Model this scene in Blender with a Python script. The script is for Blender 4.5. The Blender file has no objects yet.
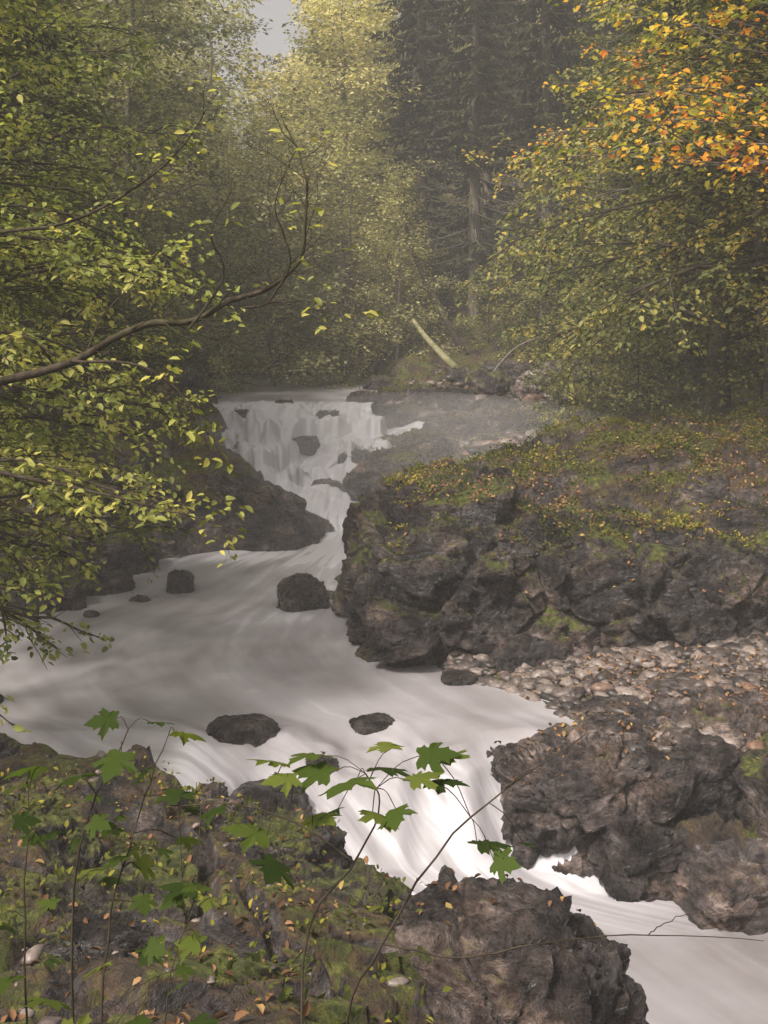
import bpy, bmesh, math, time
import numpy as np
from mathutils import Vector, Euler
T0=time.time()
rng=np.random.default_rng(11)
scene=bpy.context.scene
R_=math.radians

# ------------------------------------------------------------ noise
def h3(ix,iy,iz,s):
    n=(ix*73856093)^(iy*19349663)^(iz*83492791)^(s*2654435761)
    n&=0xffffffff
    n=((n^(n>>13))*1274126177)&0xffffffff
    n^=n>>16
    n=(n*1103515245)&0xffffffff
    n^=n>>15
    return n/4294967295.0
def vnoise(x,y,z,s=0):
    x=np.asarray(x,float);y=np.asarray(y,float)+0*x;z=np.asarray(z,float)+0*x
    fx=np.floor(x);fy=np.floor(y);fz=np.floor(z)
    ix=fx.astype(np.int64);iy=fy.astype(np.int64);iz=fz.astype(np.int64)
    u=x-fx;v=y-fy;w=z-fz
    u=u*u*(3-2*u);v=v*v*(3-2*v);w=w*w*(3-2*w)
    r=0
    for a in (0,1):
        for b in (0,1):
            for c in (0,1):
                r=r+h3(ix+a,iy+b,iz+c,s)*(u if a else 1-u)*(v if b else 1-v)*(w if c else 1-w)
    return r*2-1
def fbm(x,y,z=0,o=4,s=0):
    x=np.asarray(x,float);r=0;a=.5;f=1.0
    for i in range(o):
        r=r+a*vnoise(x*f+i*7.3,np.asarray(y)*f+i*3.1,np.asarray(z)*f+i*5.7,s+i); a*=.5; f*=2.03
    return r
def voro(x,y,z,s=0):
    x=np.asarray(x,float);y=y+0*x;z=z+0*x
    ix=np.floor(x).astype(np.int64);iy=np.floor(y).astype(np.int64);iz=np.floor(z).astype(np.int64)
    F1=np.full(x.shape,9.);F2=np.full(x.shape,9.);cid=np.zeros(x.shape);tilt=np.zeros(x.shape)
    for a in (-1,0,1):
        for b in (-1,0,1):
            for c in (-1,0,1):
                jx=ix+a;jy=iy+b;jz=iz+c
                r1=h3(jx,jy,jz,s);r2=h3(jx,jy,jz,s+1);r3=h3(jx,jy,jz,s+2)
                dx=jx+r1-x;dy=jy+r2-y;dz=jz+r3-z
                d=np.sqrt(dx*dx+dy*dy+dz*dz)
                t=dx*(r2-.5)+dy*(r3-.5)+dz*(r1-.5)
                m=d<F1
                F2=np.where(m,F1,np.minimum(F2,d))
                F1=np.where(m,d,F1);cid=np.where(m,r1,cid);tilt=np.where(m,t,tilt)
    return F1,F2,cid,tilt
def sst(a,b,x):
    t=np.clip((x-a)/(b-a),0,1);return t*t*(3-2*t)

# ------------------------------------------------------------ river / terrain functions
def tab(y,pts):
    p=np.array(pts,float);return np.interp(y,p[:,0],p[:,1])
WT=[(-10,-1.0),(4,-.95),(9.6,-.9),(9.9,-.78),(10.2,-.5),(10.5,-.16),(10.9,-.02),(12,0),(21,0.01),(21.8,.06),(22.8,.2),(24,.36),(24.9,.48),(25.25,.78),(25.9,.88),(26.2,1.28),(27.0,1.38),(27.3,1.78),(28.0,1.88),(28.4,2.04),(29,2.08),(33,2.15),(40,2.3),(60,3.6),(100,8),(400,45)]
LT=[(-10,2.2),(4,1.5),(5.5,.9),(7,0.0),(8,-.45),(9,-.8),(9.8,-1.3),(10.3,-2.2),(10.8,-3.8),(11.8,-5.6),(13,-6.6),(14.7,-6.1),(16,-4.8),(17.5,-4.1),(19,-3.6),(20.5,-2.3),(21.5,-1.9),(23,-1.9),(24.8,-2.6),(26.0,-3.1),(28,-3.6),(29,-3.8),(33,-5),(40,-6),(60,-9),(400,-50)]
RT=[(-10,7),(4,6.5),(7,5),(8,4.2),(9,3.3),(9.5,1.9),(9.8,1.5),(10.3,1.4),(10.8,1.3),(11.8,1.1),(12.6,.5),(13.2,0),(14.7,-.2),(17,-.3),(19,-.4),(21.5,-.6),(23,-.75),(24.8,-.75),(26.0,-.3),(27.3,-.7),(28,-1.4),(30,-1.2),(31.5,0),(33,0),(40,-1),(60,-4),(400,-40)]
BL=[(-10,2.7),(0,2.4),(2,2.0),(3,1.6),(4,1.2),(5.5,.8),(7,.56),(8.5,.33),(9.5,.1),(10.5,.0),(12,.1),(15,.3),(17,.4),(19,.6),(21.5,.7),(24,.75),(25.5,1.0),(27,1.7),(29,2.3),(33,2.7),(40,3.2),(60,5),(100,10),(400,60)]
BR=[(-10,-.4),(7,-.5),(9,-.5),(9.8,-.4),(10.3,-.12),(11,.0),(12.5,.08),(13.3,.12),(13.7,.35),(14.2,1.0),(15,1.4),(17,1.55),(19,1.3),(21.5,.7),(24,.75),(27,1.1),(28.5,1.8),(29.5,2.15),(33,2.5),(40,3.3),(60,5),(100,10),(400,60)]
SL=[(-10,.05),(10,.08),(13,.25),(20,.5),(40,.45),(400,.35)]
SR=[(-10,.02),(13.3,.04),(14,.16),(17,.25),(25,.14),(32,.14),(40,.3),(400,.35)]
def W_(y): return tab(y,WT)
def Hh(x,y,detail=True):
    x=np.asarray(x,float);y=np.asarray(y,float)
    W=W_(y)
    e=fbm(x*.7,y*.7,3.3,3,5)
    narrow=np.where((y>20.5)&(y<30),.35,1.0)
    L=tab(y,LT)+e*.7*narrow;R=tab(y,RT)+e*.6*narrow
    dl=L-x;dr=x-R
    left=tab(y,BL)+tab(y,SL)*np.clip(dl-.5,0,60)
    hx=np.clip(x-6,0,50)*sst(13.5,17,y)
    right=tab(y,BR)+tab(y,SR)*np.clip(dr-.5,0,60)+hx*.35
    bed=W-.4-.7*sst(24,25,y)*(1-sst(29,31,y))
    z=bed+(left-bed)*sst(0,.8,dl)+(right-bed)*sst(0,.8,dr)
    out=np.clip(sst(0,1.,dl)+sst(0,1.,dr),0,1)
    bar=sst(10.3,10.8,y)*(1-sst(13.2,13.6,y))*sst(.2,.8,dr)
    n=fbm(x*.35,y*.35,1.1,4,20)*(.25+.012*np.clip(y,0,100))
    z=z+n*out*(1-.6*bar)
    if detail:
        F1,F2,cid,tl=voro(x*1.1+.3*y,y*1.1,z*.6,40)
        blk=(cid-.5)*.36*sst(0,.16,F2-F1)+tl*.5-.12*(1-sst(0,.10,F2-F1))
        _,_,c2,t2=voro(x*3.1,y*3.1,z*2,60)
        rocky=out*(1-.93*bar)*(1-.6*sst(30,60,y))
        z=z+blk*rocky*.8+(c2-.5)*.09*rocky+t2*.2*rocky
        z=z+fbm(x*5,y*5,.3,3,80)*.06*(.3+.7*out)
    return z

# ------------------------------------------------------------ mesh helpers
def link(o):
    scene.collection.objects.link(o);return o
def mk(name,parts,mats,smooth=True,loc=(0,0,0)):
    Vs=[];off=0;loops=[];ls=[];lt=[];mi=[];rn=[];lo=0
    for V,F,m,r in parts:
        V=np.asarray(V,float);F=np.asarray(F)
        Vs.append(V);rn.append(np.broadcast_to(np.asarray(r,float),(len(V),)))
        k=F.shape[1];loops.append((F+off).ravel())
        ls.append(lo+np.arange(len(F))*k);lt.append(np.full(len(F),k));mi.append(np.full(len(F),m))
        lo+=len(F)*k;off+=len(V)
    V=np.concatenate(Vs);loops=np.concatenate(loops);ls=np.concatenate(ls);lt=np.concatenate(lt);mi=np.concatenate(mi);rn=np.concatenate(rn)
    me=bpy.data.meshes.new(name)
    me.vertices.add(len(V));me.vertices.foreach_set('co',V.astype(np.float32).ravel())
    me.loops.add(len(loops));me.loops.foreach_set('vertex_index',loops.astype(np.int32))
    me.polygons.add(len(ls));me.polygons.foreach_set('loop_start',ls.astype(np.int32));me.polygons.foreach_set('loop_total',lt.astype(np.int32))
    me.polygons.foreach_set('material_index',mi.astype(np.int32))
    me.polygons.foreach_set('use_smooth',np.full(len(ls),smooth))
    a=me.attributes.new('rnd','FLOAT','POINT');a.data.foreach_set('value',rn.astype(np.float32))
    for m in mats: me.materials.append(m)
    me.update(calc_edges=True)
    o=bpy.data.objects.new(name,me);o.location=loc;link(o)
    return o
def nrm(a): return a/np.maximum(np.linalg.norm(a,axis=-1,keepdims=True),1e-9)
def tube(P,Rr,k=5):
    P=np.asarray(P,float);n=len(P);Rr=np.broadcast_to(np.asarray(Rr,float),(n,))
    T=nrm(np.gradient(P,axis=0))
    ref=np.array([0.,0,1.]) if abs(T[0,2])<.8 else np.array([1.,0,0])
    A=nrm(np.cross(T,ref));B=np.cross(T,A)
    an=np.arange(k)*2*np.pi/k
    V=P[:,None]+Rr[:,None,None]*(np.cos(an)[None,:,None]*A[:,None]+np.sin(an)[None,:,None]*B[:,None])
    i=np.arange(n-1)[:,None]*k;j=np.arange(k)[None];j2=(j+1)%k
    F=np.stack([i+j,i+j2,i+k+j2,i+k+j],-1).reshape(-1,4)
    return V.reshape(-1,3),F
def leaves(C,D,N,Ln,wr=.5,fold=.18,rnd=None,kind=1):
    n=len(C);D=nrm(D);S=nrm(np.cross(D,N));N=np.cross(S,D)
    Ln=np.broadcast_to(Ln,(n,))[:,None]
    if kind==0:
        prof=[(0,0,0),(.5,wr*.5,1),(1,0,-.3),(.5,-wr*.5,1)]
        F0=np.array([[0,1,2],[0,2,3]])
    else:
        prof=[(0,0,0),(.3,wr*.45,1),(.68,wr*.40,.8),(1,0,-.6),(.68,-wr*.40,.8),(.3,-wr*.45,1)]
        F0=np.array([[0,1,2,3],[0,3,4,5]])
    V=np.stack([C+Ln*(a*D+b*S+c*fold*N*wr) for a,b,c in prof],1)
    k=len(prof)
    F=(np.arange(n)[:,None,None]*k+F0[None]).reshape(-1,F0.shape[1])
    if rnd is None: rnd=rng.random(n)
    return V.reshape(-1,3),F,np.repeat(rnd,k)
def catm(pts,n):
    p=np.asarray(pts,float);m=len(p);t=np.linspace(0,m-1,n)
    P=np.vstack([2*p[0]-p[1],p,2*p[-1]-p[-2]])
    i=np.clip(np.floor(t).astype(int),0,m-2);f=(t-i)[:,None]
    a,b,c,d=P[i],P[i+1],P[i+2],P[i+3]
    return .5*((2*b)+(-a+c)*f+(2*a-5*b+4*c-d)*f*f+(-a+3*b-3*c+d)*f**3)

# ------------------------------------------------------------ materials
def newmat(name):
    m=bpy.data.materials.new(name);m.use_nodes=True;nt=m.node_tree
    for n in list(nt.nodes): nt.nodes.remove(n)
    out=nt.nodes.new('ShaderNodeOutputMaterial')
    def N(t,**k):
        n=nt.nodes.new('ShaderNode'+t)
        for a,b in k.items():
            if a.startswith('i_'):
                n.inputs[a[2:].replace('_',' ')].default_value=b
            else: setattr(n,a,b)
        return n
    def Lk(a,b): nt.links.new(a,b)
    return m,nt,out,N,Lk
def ramp(N,stops):
    r=N('ValToRGB');e=r.color_ramp.elements
    while len(e)<len(stops): e.new(.5)
    for el,(p,c) in zip(e,stops):
        el.position=p;el.color=(c[0],c[1],c[2],1) if hasattr(c,'__len__') else (c,c,c,1)
    return r
def mixc(N,Lk,f,a,b,mode='MIX'):
    n=N('Mix',data_type='RGBA',blend_type=mode)
    for s,v in ((n.inputs[0],f),(n.inputs[6],a),(n.inputs[7],b)):
        if hasattr(v,'is_linked'): Lk(v,s)
        else: s.default_value=v if not hasattr(v,'__len__') else (*v,1)
    return n.outputs[2]
def mth(N,Lk,op,a,b=0.,c=None,clamp=False):
    n=N('Math',operation=op,use_clamp=clamp)
    for i,v in enumerate((a,b) if c is None else (a,b,c)):
        if hasattr(v,'is_linked'): Lk(v,n.inputs[i])
        else: n.inputs[i].default_value=v
    return n.outputs[0]
def leafmat(name,stops,trans=.4,rough=.5,spec=.25,far=False):
    m,nt,out,N,Lk=newmat(name)
    at=N('Attribute',attribute_name='rnd');r=ramp(N,stops);Lk(at.outputs['Fac'],r.inputs[0])
    oi=N('ObjectInfo')
    tr=ramp(N,[(0,(.70,.76,.76)),(.5,(1,1,1)),(1,(1.2,1.1,.95))]);Lk(oi.outputs['Random'],tr.inputs[0])
    col=mixc(N,Lk,1.,r.outputs[0],tr.outputs[0],'MULTIPLY')
    if far:
        p=N('BsdfDiffuse');Lk(col,p.inputs[0])
    else:
        p=N('BsdfPrincipled');p.inputs['Roughness'].default_value=rough;p.inputs['Specular IOR Level'].default_value=spec
        Lk(col,p.inputs['Base Color'])
    t=N('BsdfTranslucent');Lk(mixc(N,Lk,1.,col,(1.3,1.33,.78),'MULTIPLY'),t.inputs[0])
    mx=N('MixShader');mx.inputs[0].default_value=trans
    Lk(p.outputs[0],mx.inputs[1]);Lk(t.outputs[0],mx.inputs[2]);Lk(mx.outputs[0],out.inputs[0])
    return m
def rockmat(name,dark=1.,moss=.5,wet=.5,soil=0.,litter=0.):
    m,nt,out,N,Lk=newmat(name)
    g=N('NewGeometry');pos=g.outputs['Position']
    n1=N('TexNoise',i_Scale=1.7,i_Detail=6.,i_Roughness=.62);Lk(pos,n1.inputs['Vector'])
    n2=N('TexNoise',i_Scale=14.,i_Detail=5.,i_Roughness=.7);Lk(pos,n2.inputs['Vector'])
    mp=N('Mapping');mp.inputs['Rotation'].default_value=(.4,.5,.2);mp.inputs['Scale'].default_value=(1.1,1.1,2.2);Lk(pos,mp.inputs[0])
    ns=N('TexNoise',i_Scale=2.4,i_Detail=8.,i_Roughness=.72,i_Distortion=.35);Lk(mp.outputs[0],ns.inputs['Vector'])
    c1=ramp(N,[(.38,(.009*dark,.008*dark,.008*dark)),(.47,(.042*dark,.035*dark,.034*dark)),(.55,(.11*dark,.094*dark,.090*dark)),(.66,(.38*dark,.335*dark,.325*dark))])
    Lk(mth(N,Lk,'MULTIPLY_ADD',ns.outputs[0],.6,mth(N,Lk,'MULTIPLY',n1.outputs[0],.4)),c1.inputs[0])
    c2=ramp(N,[(.35,.35),(.6,1.35)]);Lk(n2.outputs[0],c2.inputs[0])
    col=mixc(N,Lk,.85,c1.outputs[0],c2.outputs[0],'MULTIPLY')
    br=ramp(N,[(.48,0.),(.62,.6)]);Lk(n1.outputs[0],br.inputs[0])
    col=mixc(N,Lk,br.outputs[0],col,mixc(N,Lk,1.,col,(1.3,1.0,.78),'MULTIPLY'))
    sx=N('SeparateXYZ');Lk(g.outputs['Normal'],sx.inputs[0])
    nz=sx.outputs[2]
    rough=mth(N,Lk,'MULTIPLY_ADD',n2.outputs[0],.5,.57-.55*wet)
    if soil>0:
        sc=ramp(N,[(.3,(.035,.026,.018)),(.55,(.10,.070,.046)),(.75,(.18,.132,.085))]);Lk(n2.outputs[0],sc.inputs[0])
        v=N('TexVoronoi',i_Scale=22.);Lk(pos,v.inputs['Vector'])
        lc=ramp(N,[(.0,(.06,.035,.02)),(.4,(.15,.08,.04)),(.7,(.24,.14,.06)),(1.,(.10,.10,.03))]);lc.color_ramp.interpolation='CONSTANT';Lk(v.outputs['Color'],lc.inputs[0])
        lf=ramp(N,[(.40,0.),(.50,litter)]);Lk(n1.outputs[0],lf.inputs[0])
        s2=mixc(N,Lk,lf.outputs[0],sc.outputs[0],lc.outputs[0])
        f=mth(N,Lk,'ADD',nz,mth(N,Lk,'MULTIPLY_ADD',n1.outputs[0],.8,-.4))
        fr=ramp(N,[(.72-.25*soil,0.),(.9-.25*soil,1.)]);Lk(f,fr.inputs[0])
        col=mixc(N,Lk,fr.outputs[0],col,s2)
        rough=mth(N,Lk,'MAXIMUM',rough,mth(N,Lk,'MULTIPLY',fr.outputs[0],.9))
    if moss>0:
        mcr=ramp(N,[(.3,(.025,.034,.007)),(.52,(.10,.12,.02)),(.72,(.28,.26,.045))]);Lk(n2.outputs[0],mcr.inputs[0])
        f=mth(N,Lk,'MULTIPLY_ADD',nz,.55,mth(N,Lk,'MULTIPLY_ADD',n1.outputs[0],1.6,mth(N,Lk,'MULTIPLY',n2.outputs[0],.35)))
        th=1.95-.75*moss
        mr=N('MapRange');mr.inputs[1].default_value=th-.08;mr.inputs[2].default_value=th+.12;Lk(f,mr.inputs[0])
        col=mixc(N,Lk,mr.outputs[0],col,mcr.outputs[0])
        rough=mth(N,Lk,'MAXIMUM',rough,mth(N,Lk,'MULTIPLY',mr.outputs[0],.9))
    p=N('BsdfPrincipled');Lk(col,p.inputs['Base Color']);Lk(rough,p.inputs['Roughness'])
    hb=mth(N,Lk,'MULTIPLY_ADD',ns.outputs[0],1.8,mth(N,Lk,'MULTIPLY',n2.outputs[0],.7))
    b=N('Bump',i_Strength=1.,i_Distance=.14);Lk(hb,b.inputs['Height']);Lk(b.outputs[0],p.inputs['Normal'])
    Lk(p.outputs[0],out.inputs[0])
    return m
def barkmat(name,c1,c2,moss=.3):
    m,nt,out,N,Lk=newmat(name)
    tc=N('TexCoord');mp=N('Mapping');mp.inputs['Scale'].default_value=(9,9,1.5);Lk(tc.outputs['Object'],mp.inputs[0])
    n=N('TexNoise',i_Scale=1.8,i_Detail=5.);Lk(mp.outputs[0],n.inputs['Vector'])
    r=ramp(N,[(.3,c1),(.7,c2)]);Lk(n.outputs[0],r.inputs[0])
    n2=N('TexNoise',i_Scale=1.3,i_Detail=3.);Lk(tc.outputs['Object'],n2.inputs['Vector'])
    mr=ramp(N,[(.5,0.),(.62,moss)]);Lk(n2.outputs[0],mr.inputs[0])
    p=N('BsdfDiffuse')
    Lk(mixc(N,Lk,mr.outputs[0],r.outputs[0],(.09,.10,.035)),p.inputs[0])
    b=N('Bump',i_Strength=.7,i_Distance=.03);Lk(n.outputs[0],b.inputs['Height']);Lk(b.outputs[0],p.inputs['Normal'])
    Lk(p.outputs[0],out.inputs[0]);return m

M_ground=rockmat('ground_soil_rock',1.2,.64,.5,soil=.4,litter=.6)
M_rock=rockmat('wet_rock',1.0,.25,.95)
M_rockmoss=rockmat('mossy_rock',1.05,.68,.95)
M_rockpale=rockmat('river_rock',1.7,.35,.85)
M_bark=barkmat('bark_dark',(.025,.02,.015),(.09,.073,.055))
M_barkg=barkmat('bark_grey',(.08,.07,.06),(.24,.21,.18),.5)
M_log=barkmat('bark_mossy_log',(.14,.13,.06),(.34,.32,.19),.6)
G_beech=leafmat('leaf_beech',[(0,(.04,.052,.018)),(.3,(.12,.14,.042)),(.6,(.25,.265,.085)),(.85,(.44,.41,.13)),(1,(.62,.46,.10))],.42)
G_beechf=leafmat('leaf_beech_far',[(0,(.03,.04,.016)),(.35,(.11,.13,.045)),(.7,(.27,.275,.10)),(1,(.50,.44,.16))],.42,far=True)
G_left=leafmat('leaf_light_green',[(0,(.06,.08,.02)),(.35,(.19,.225,.055)),(.7,(.38,.42,.11)),(1,(.62,.58,.18))],.48)  # light yellow-green leaf colour of the left-bank trees
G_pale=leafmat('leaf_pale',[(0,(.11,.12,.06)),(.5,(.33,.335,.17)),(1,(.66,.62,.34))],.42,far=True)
G_yel=leafmat('leaf_autumn',[(0,(.16,.2,.035)),(.25,(.36,.36,.05)),(.5,(.72,.54,.06)),(.8,(.78,.42,.04)),(1,(.75,.24,.03))],.45)
G_spr=leafmat('needle_spruce',[(0,(.015,.02,.012)),(.6,(.045,.052,.027)),(1,(.12,.115,.055))],.2,far=True)
G_mpl=leafmat('leaf_sycamore',[(0,(.03,.055,.010)),(.6,(.085,.13,.022)),(1,(.2,.24,.045))],.5,.6,spec=.12)
G_lit=leafmat('leaf_fallen',[(0,(.06,.035,.022)),(.35,(.15,.08,.045)),(.7,(.3,.16,.08)),(.9,(.4,.24,.12)),(1,(.46,.33,.12))],.15,far=True)
G_und=leafmat('leaf_undergrowth',[(0,(.03,.042,.01)),(.5,(.12,.14,.028)),(.85,(.3,.28,.05)),(1,(.46,.38,.07))],.35,far=True)

# ------------------------------------------------------------ ground
def make_ground():
    ya=np.concatenate([np.linspace(-8,3.4,30),np.geomspace(3.5,60,600)[0:],np.geomspace(61,400,60)])
    u=np.linspace(-1,1,520);u=.35*u+.65*np.sign(u)*np.abs(u)**1.8*1.0
    hw=np.clip(ya,4,None)*.85+4
    Y,U=np.meshgrid(ya,u,indexing='ij');X=U*hw[:,None]
    Z=Hh(X.ravel(),Y.ravel())
    V=np.stack([X.ravel(),Y.ravel(),Z],1)
    n,m=X.shape;i=np.arange(n-1)[:,None]*m;j=np.arange(m-1)[None]
    F=np.stack([i+j,i+j+1,i+m+j+1,i+m+j],-1).reshape(-1,4)
    return mk('ground',[(V,F,0,0.)],[M_ground])
make_ground()

# ------------------------------------------------------------ rocks
_ico={}
def ico(s):
    if s not in _ico:
        bm=bmesh.new();bmesh.ops.create_icosphere(bm,subdivisions=s,radius=1)
        bm.verts.ensure_lookup_table()
        _ico[s]=(np.array([v.co[:] for v in bm.verts]),np.array([[v.index for v in f.verts] for f in bm.faces]));bm.free()
    return _ico[s]
def rock(name,c,r,seed,sub=5,rot=0.,tilt=(0,0),sq=.75,amp=.22,cell=1.,mat=None,strata=1.6):
    P,F=ico(sub);P=P.copy()
    p=np.sign(P)*np.abs(P)**sq
    p=p/np.maximum(1e-6,(np.abs(p)**3).sum(1,keepdims=True)**(1/3.))
    r=np.array(r,float);q=p*r;mn=r.min()
    s=cell/(mn*.85)
    a,b=.5,.35
    qx=q[:,0]*math.cos(a)+q[:,2]*math.sin(a);qz=-q[:,0]*math.sin(a)+q[:,2]*math.cos(a);qy=q[:,1]*math.cos(b)+qz*math.sin(b);qz=-q[:,1]*math.sin(b)+qz*math.cos(b)
    w=fbm(qx*s,qy*s,qz*s,3,seed+9)*.35
    F1,F2,cid,tl=voro(qx*s+w+seed*3.1,qy*s-w,qz*s*strata+w,seed)
    g1,g2,cd2,tl2=voro(qx*s*2.7+seed,qy*s*2.7+w,qz*s*2.7*strata,seed+3)
    k1,k2,cd3,tl3=voro(qx*s*7+seed,qy*s*7,qz*s*7*strata+w*3,seed+13)
    e=sst(0,.06,F2-F1)
    d=(cid-.5)*.9*e+tl*1.6-.6*(1-sst(0,.07,F2-F1))+(cd2-.5)*.38*sst(0,.08,g2-g1)-.18*(1-sst(0,.07,g2-g1))+tl2*.8+(cd3-.5)*.10+tl3*.28
    d=d+fbm(qx*s*.6,qy*s*.6,qz*s*.6,3,seed+5)*.8+fbm(qx*s*8,qy*s*8,qz*s*8,3,seed+6)*.12
    nn=nrm(p/r)
    q=q+nn*(d*amp*mn)[:,None]
    cx,sx=math.cos(tilt[0]),math.sin(tilt[0]);cy,sy=math.cos(tilt[1]),math.sin(tilt[1])
    q=np.stack([q[:,0],q[:,1]*cx-q[:,2]*sx,q[:,1]*sx+q[:,2]*cx],1)
    q=np.stack([q[:,0]*cy+q[:,2]*sy,q[:,1],-q[:,0]*sy+q[:,2]*cy],1)
    cz,sz=math.cos(rot),math.sin(rot)
    q=np.stack([q[:,0]*cz-q[:,1]*sz,q[:,0]*sz+q[:,1]*cz,q[:,2]],1)
    return mk(name,[(q,F,0,0.)],[mat or M_rock],loc=c)
rock('cliff_boulder',(1.05,14.5,.55),(1.6,1.6,1.40),3,7,.1,(0,.03),.85,.24,.85,M_rockmoss,1.3)
rock('cliff_boulder',(3.45,14.4,.4),(1.9,1.55,1.15),8,7,-.1,(-.1,.12),.75,.28,.7,M_rockmoss,1.3)
rock('cliff_boulder',(5.9,14.6,.55),(1.6,1.5,1.15),12,6,0,(0,0),.8,.28,.8,M_rockmoss,1.3)
rock('boulder',(1.75,13.0,.1),(.55,.35,.33),18,5,.3,mat=M_rockpale)
rock('boulder',(-2.75,21.3,.15),(1.7,1.3,.85),21,6,-.2,(0,.42),.9,.18,.9,M_rock)
rock('boulder',(-4.6,20.6,.5),(1.3,1.2,.8),22,6,.2,(0,.1),.8,.2,.9,M_rockmoss)
for c,r,s,su in [((-1.19,15.9,.1),(.36,.3,.33),31,5),((-.82,16.5,-.06),(.24,.2,.13),32,4),((-3.13,16.9,.05),(.27,.22,.26),33,5),
  ((-1.40,10.95,-.06),(.37,.25,.2),35,5),((-.12,11.3,-.1),(.25,.18,.13),36,5),((-3.6,16.2,-.02),(.16,.12,.1),39,4),((.85,12.5,.02),(.2,.15,.1),42,4),
  ((-4.2,17.1,.02),(.3,.2,.16),44,4),((-4.5,15.8,.0),(.22,.17,.14),46,4),((-4.1,15.4,-.02),(.14,.11,.08),47,4)]:
    rock('river_boulder',c,r,s,su,rng.random()*3,(0,0),.95,.17,.8,M_rock)
for c,r,s in [((-5.3,15.9,.1),(.95,.6,.45),51),((-4.3,16.9,.05),(.45,.35,.25),52),((-6.5,15.2,.2),(.7,.6,.5),53),((-4.6,18.4,.2),(.8,.6,.45),54),((-4.6,11.7,-.05),(.5,.4,.2),55),((-4.5,10.5,.0),(.7,.45,.3),56)]:
    rock('boulder',c,r,s,5,rng.random(),(0,.1),.85,.2,.9,M_rockmoss if s in(51,53,54) else M_rock)
for c,r,s,ro,m in [((1.85,10.45,-.5),(.72,.62,.6),61,.1,M_rockpale),((2.75,10.4,-.5),(.62,.6,.55),62,.4,M_rock),((3.4,11.1,-.2),(.85,.6,.42),63,-.3,M_rockpale),
   ((3.05,9.4,-.78),(.55,.4,.3),64,.2,M_rockpale),((2.35,9.85,-.75),(.5,.35,.35),65,.5,M_rock),((2.35,11.4,-.06),(.42,.3,.18),66,.2,M_rockpale),((3.9,10.1,-.3),(.7,.6,.45),67,.2,M_rockmoss),
   ((3.1,11.9,.04),(.3,.25,.14),68,0,M_rockpale),((1.3,10.75,-.32),(.3,.3,.25),69,0,M_rock),((4.2,9.2,-.75),(.6,.4,.3),70,.6,M_rockpale),((2.2,10.0,-.62),(.35,.3,.3),74,1.,M_rock),((4.6,11.6,.05),(.5,.4,.3),75,1.,M_rockmoss)]:
    rock('flat_boulder',c,r,s,6 if s<64 else 5,ro,(.05,-.08),.7,.28,.8,m,2.0)
for c,r,s in [((-.62,10.6,-.28),(.2,.2,.2),71),((-1.05,10.05,-.6),(.4,.35,.45),72)]:
    rock('river_boulder',c,r,s,5,0,(0,0),.95,.15,.8,M_rock)
for c,r,s,m in [((.62,5.75,.3),(.72,.62,.64),81,M_rock),((-2.9,8.6,.1),(.42,.35,.3),82,M_rock),((-2.15,8.5,.15),(.5,.35,.3),83,M_rock),((-1.4,8.4,.12),(.42,.35,.3),84,M_rock),
    ((-.75,7.7,.25),(.45,.4,.3),85,M_rockmoss),((-.3,6.6,.35),(.45,.4,.32),86,M_rockmoss),((-1.55,6.2,.5),(.6,.5,.35),87,M_rockmoss),((-.35,5.2,.5),(.45,.4,.36),88,M_rockmoss),((-1.3,5.0,.7),(.4,.35,.34),89,M_rock),
    ((-3.6,9.4,.0),(.6,.4,.32),90,M_rock),((-1.0,6.9,.45),(.4,.3,.2),91,M_rock),((-2.3,7.2,.5),(.6,.4,.25),92,M_rockmoss),((-.95,4.4,.95),(.35,.3,.22),93,M_rock)]:
    rock('bank_boulder',c,r,s,6,s*.4,(.1,.15),.8,.27,.8,m)
k=0
for (x,y,rr,dz) in [(1.7,28.3,.45,0),(.9,26.3,.5,0),(-.45,24.7,.6,0),(-1.05,28.7,.45,0),(2.3,29.9,.5,0),(-.5,29.6,.4,0),(.9,25.0,.6,0),(.3,23.9,.7,0),(-.1,22.9,.55,0),(1.9,26.8,.6,0),(2.8,28.8,.5,0),(3.6,30.8,.6,0),(2.4,31.5,.4,0),(.3,29.4,.4,0),(-5.1,27.3,.6,0),(-5.4,28,.6,0),(1.1,29.2,.4,0),(-5.6,30,.6,0),(-2.5,33,.4,0),(0,34,.5,0),(4.8,29.2,.5,0),(3.2,26.2,.6,0),(-.6,26.0,.4,1.0),(.25,26.2,.4,.2),(-1.9,26.4,.3,1.05),(-3.2,26.2,.3,1.0),
   (1.3,27.4,.3,0),(2.1,28.0,.28,0),(2.9,27.6,.35,0),(3.6,28.3,.3,0),(1.5,25.6,.3,0),(2.4,25.4,.35,0),(.6,27.9,.26,.1),(3.3,29.6,.3,0),(1.8,30.6,.3,0),(2.9,30.4,.25,0),(4.2,30.,.4,0),(.5,30.6,.35,0),(-.6,31,.3,0),(-1.4,27.5,.3,1.1),(-2.5,25.1,.3,1.0),(-1.3,25.0,.3,.95),(-2.6,28.6,.2,1.15),(-3.6,27.9,.28,1.05)]:
    z=float(Hh(np.array([x]),np.array([y]),False)[0])
    rock('boulder',(x,y,z+.15*rr+dz*.9),(rr*1.25,rr,rr*.75),100+k,5 if rr>.29 else 4,rng.random()*3,(0,0),.85,.24,.9,[M_rock,M_rockmoss,M_rockpale][k%3] if dz<.5 else M_rock);k+=1

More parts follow.
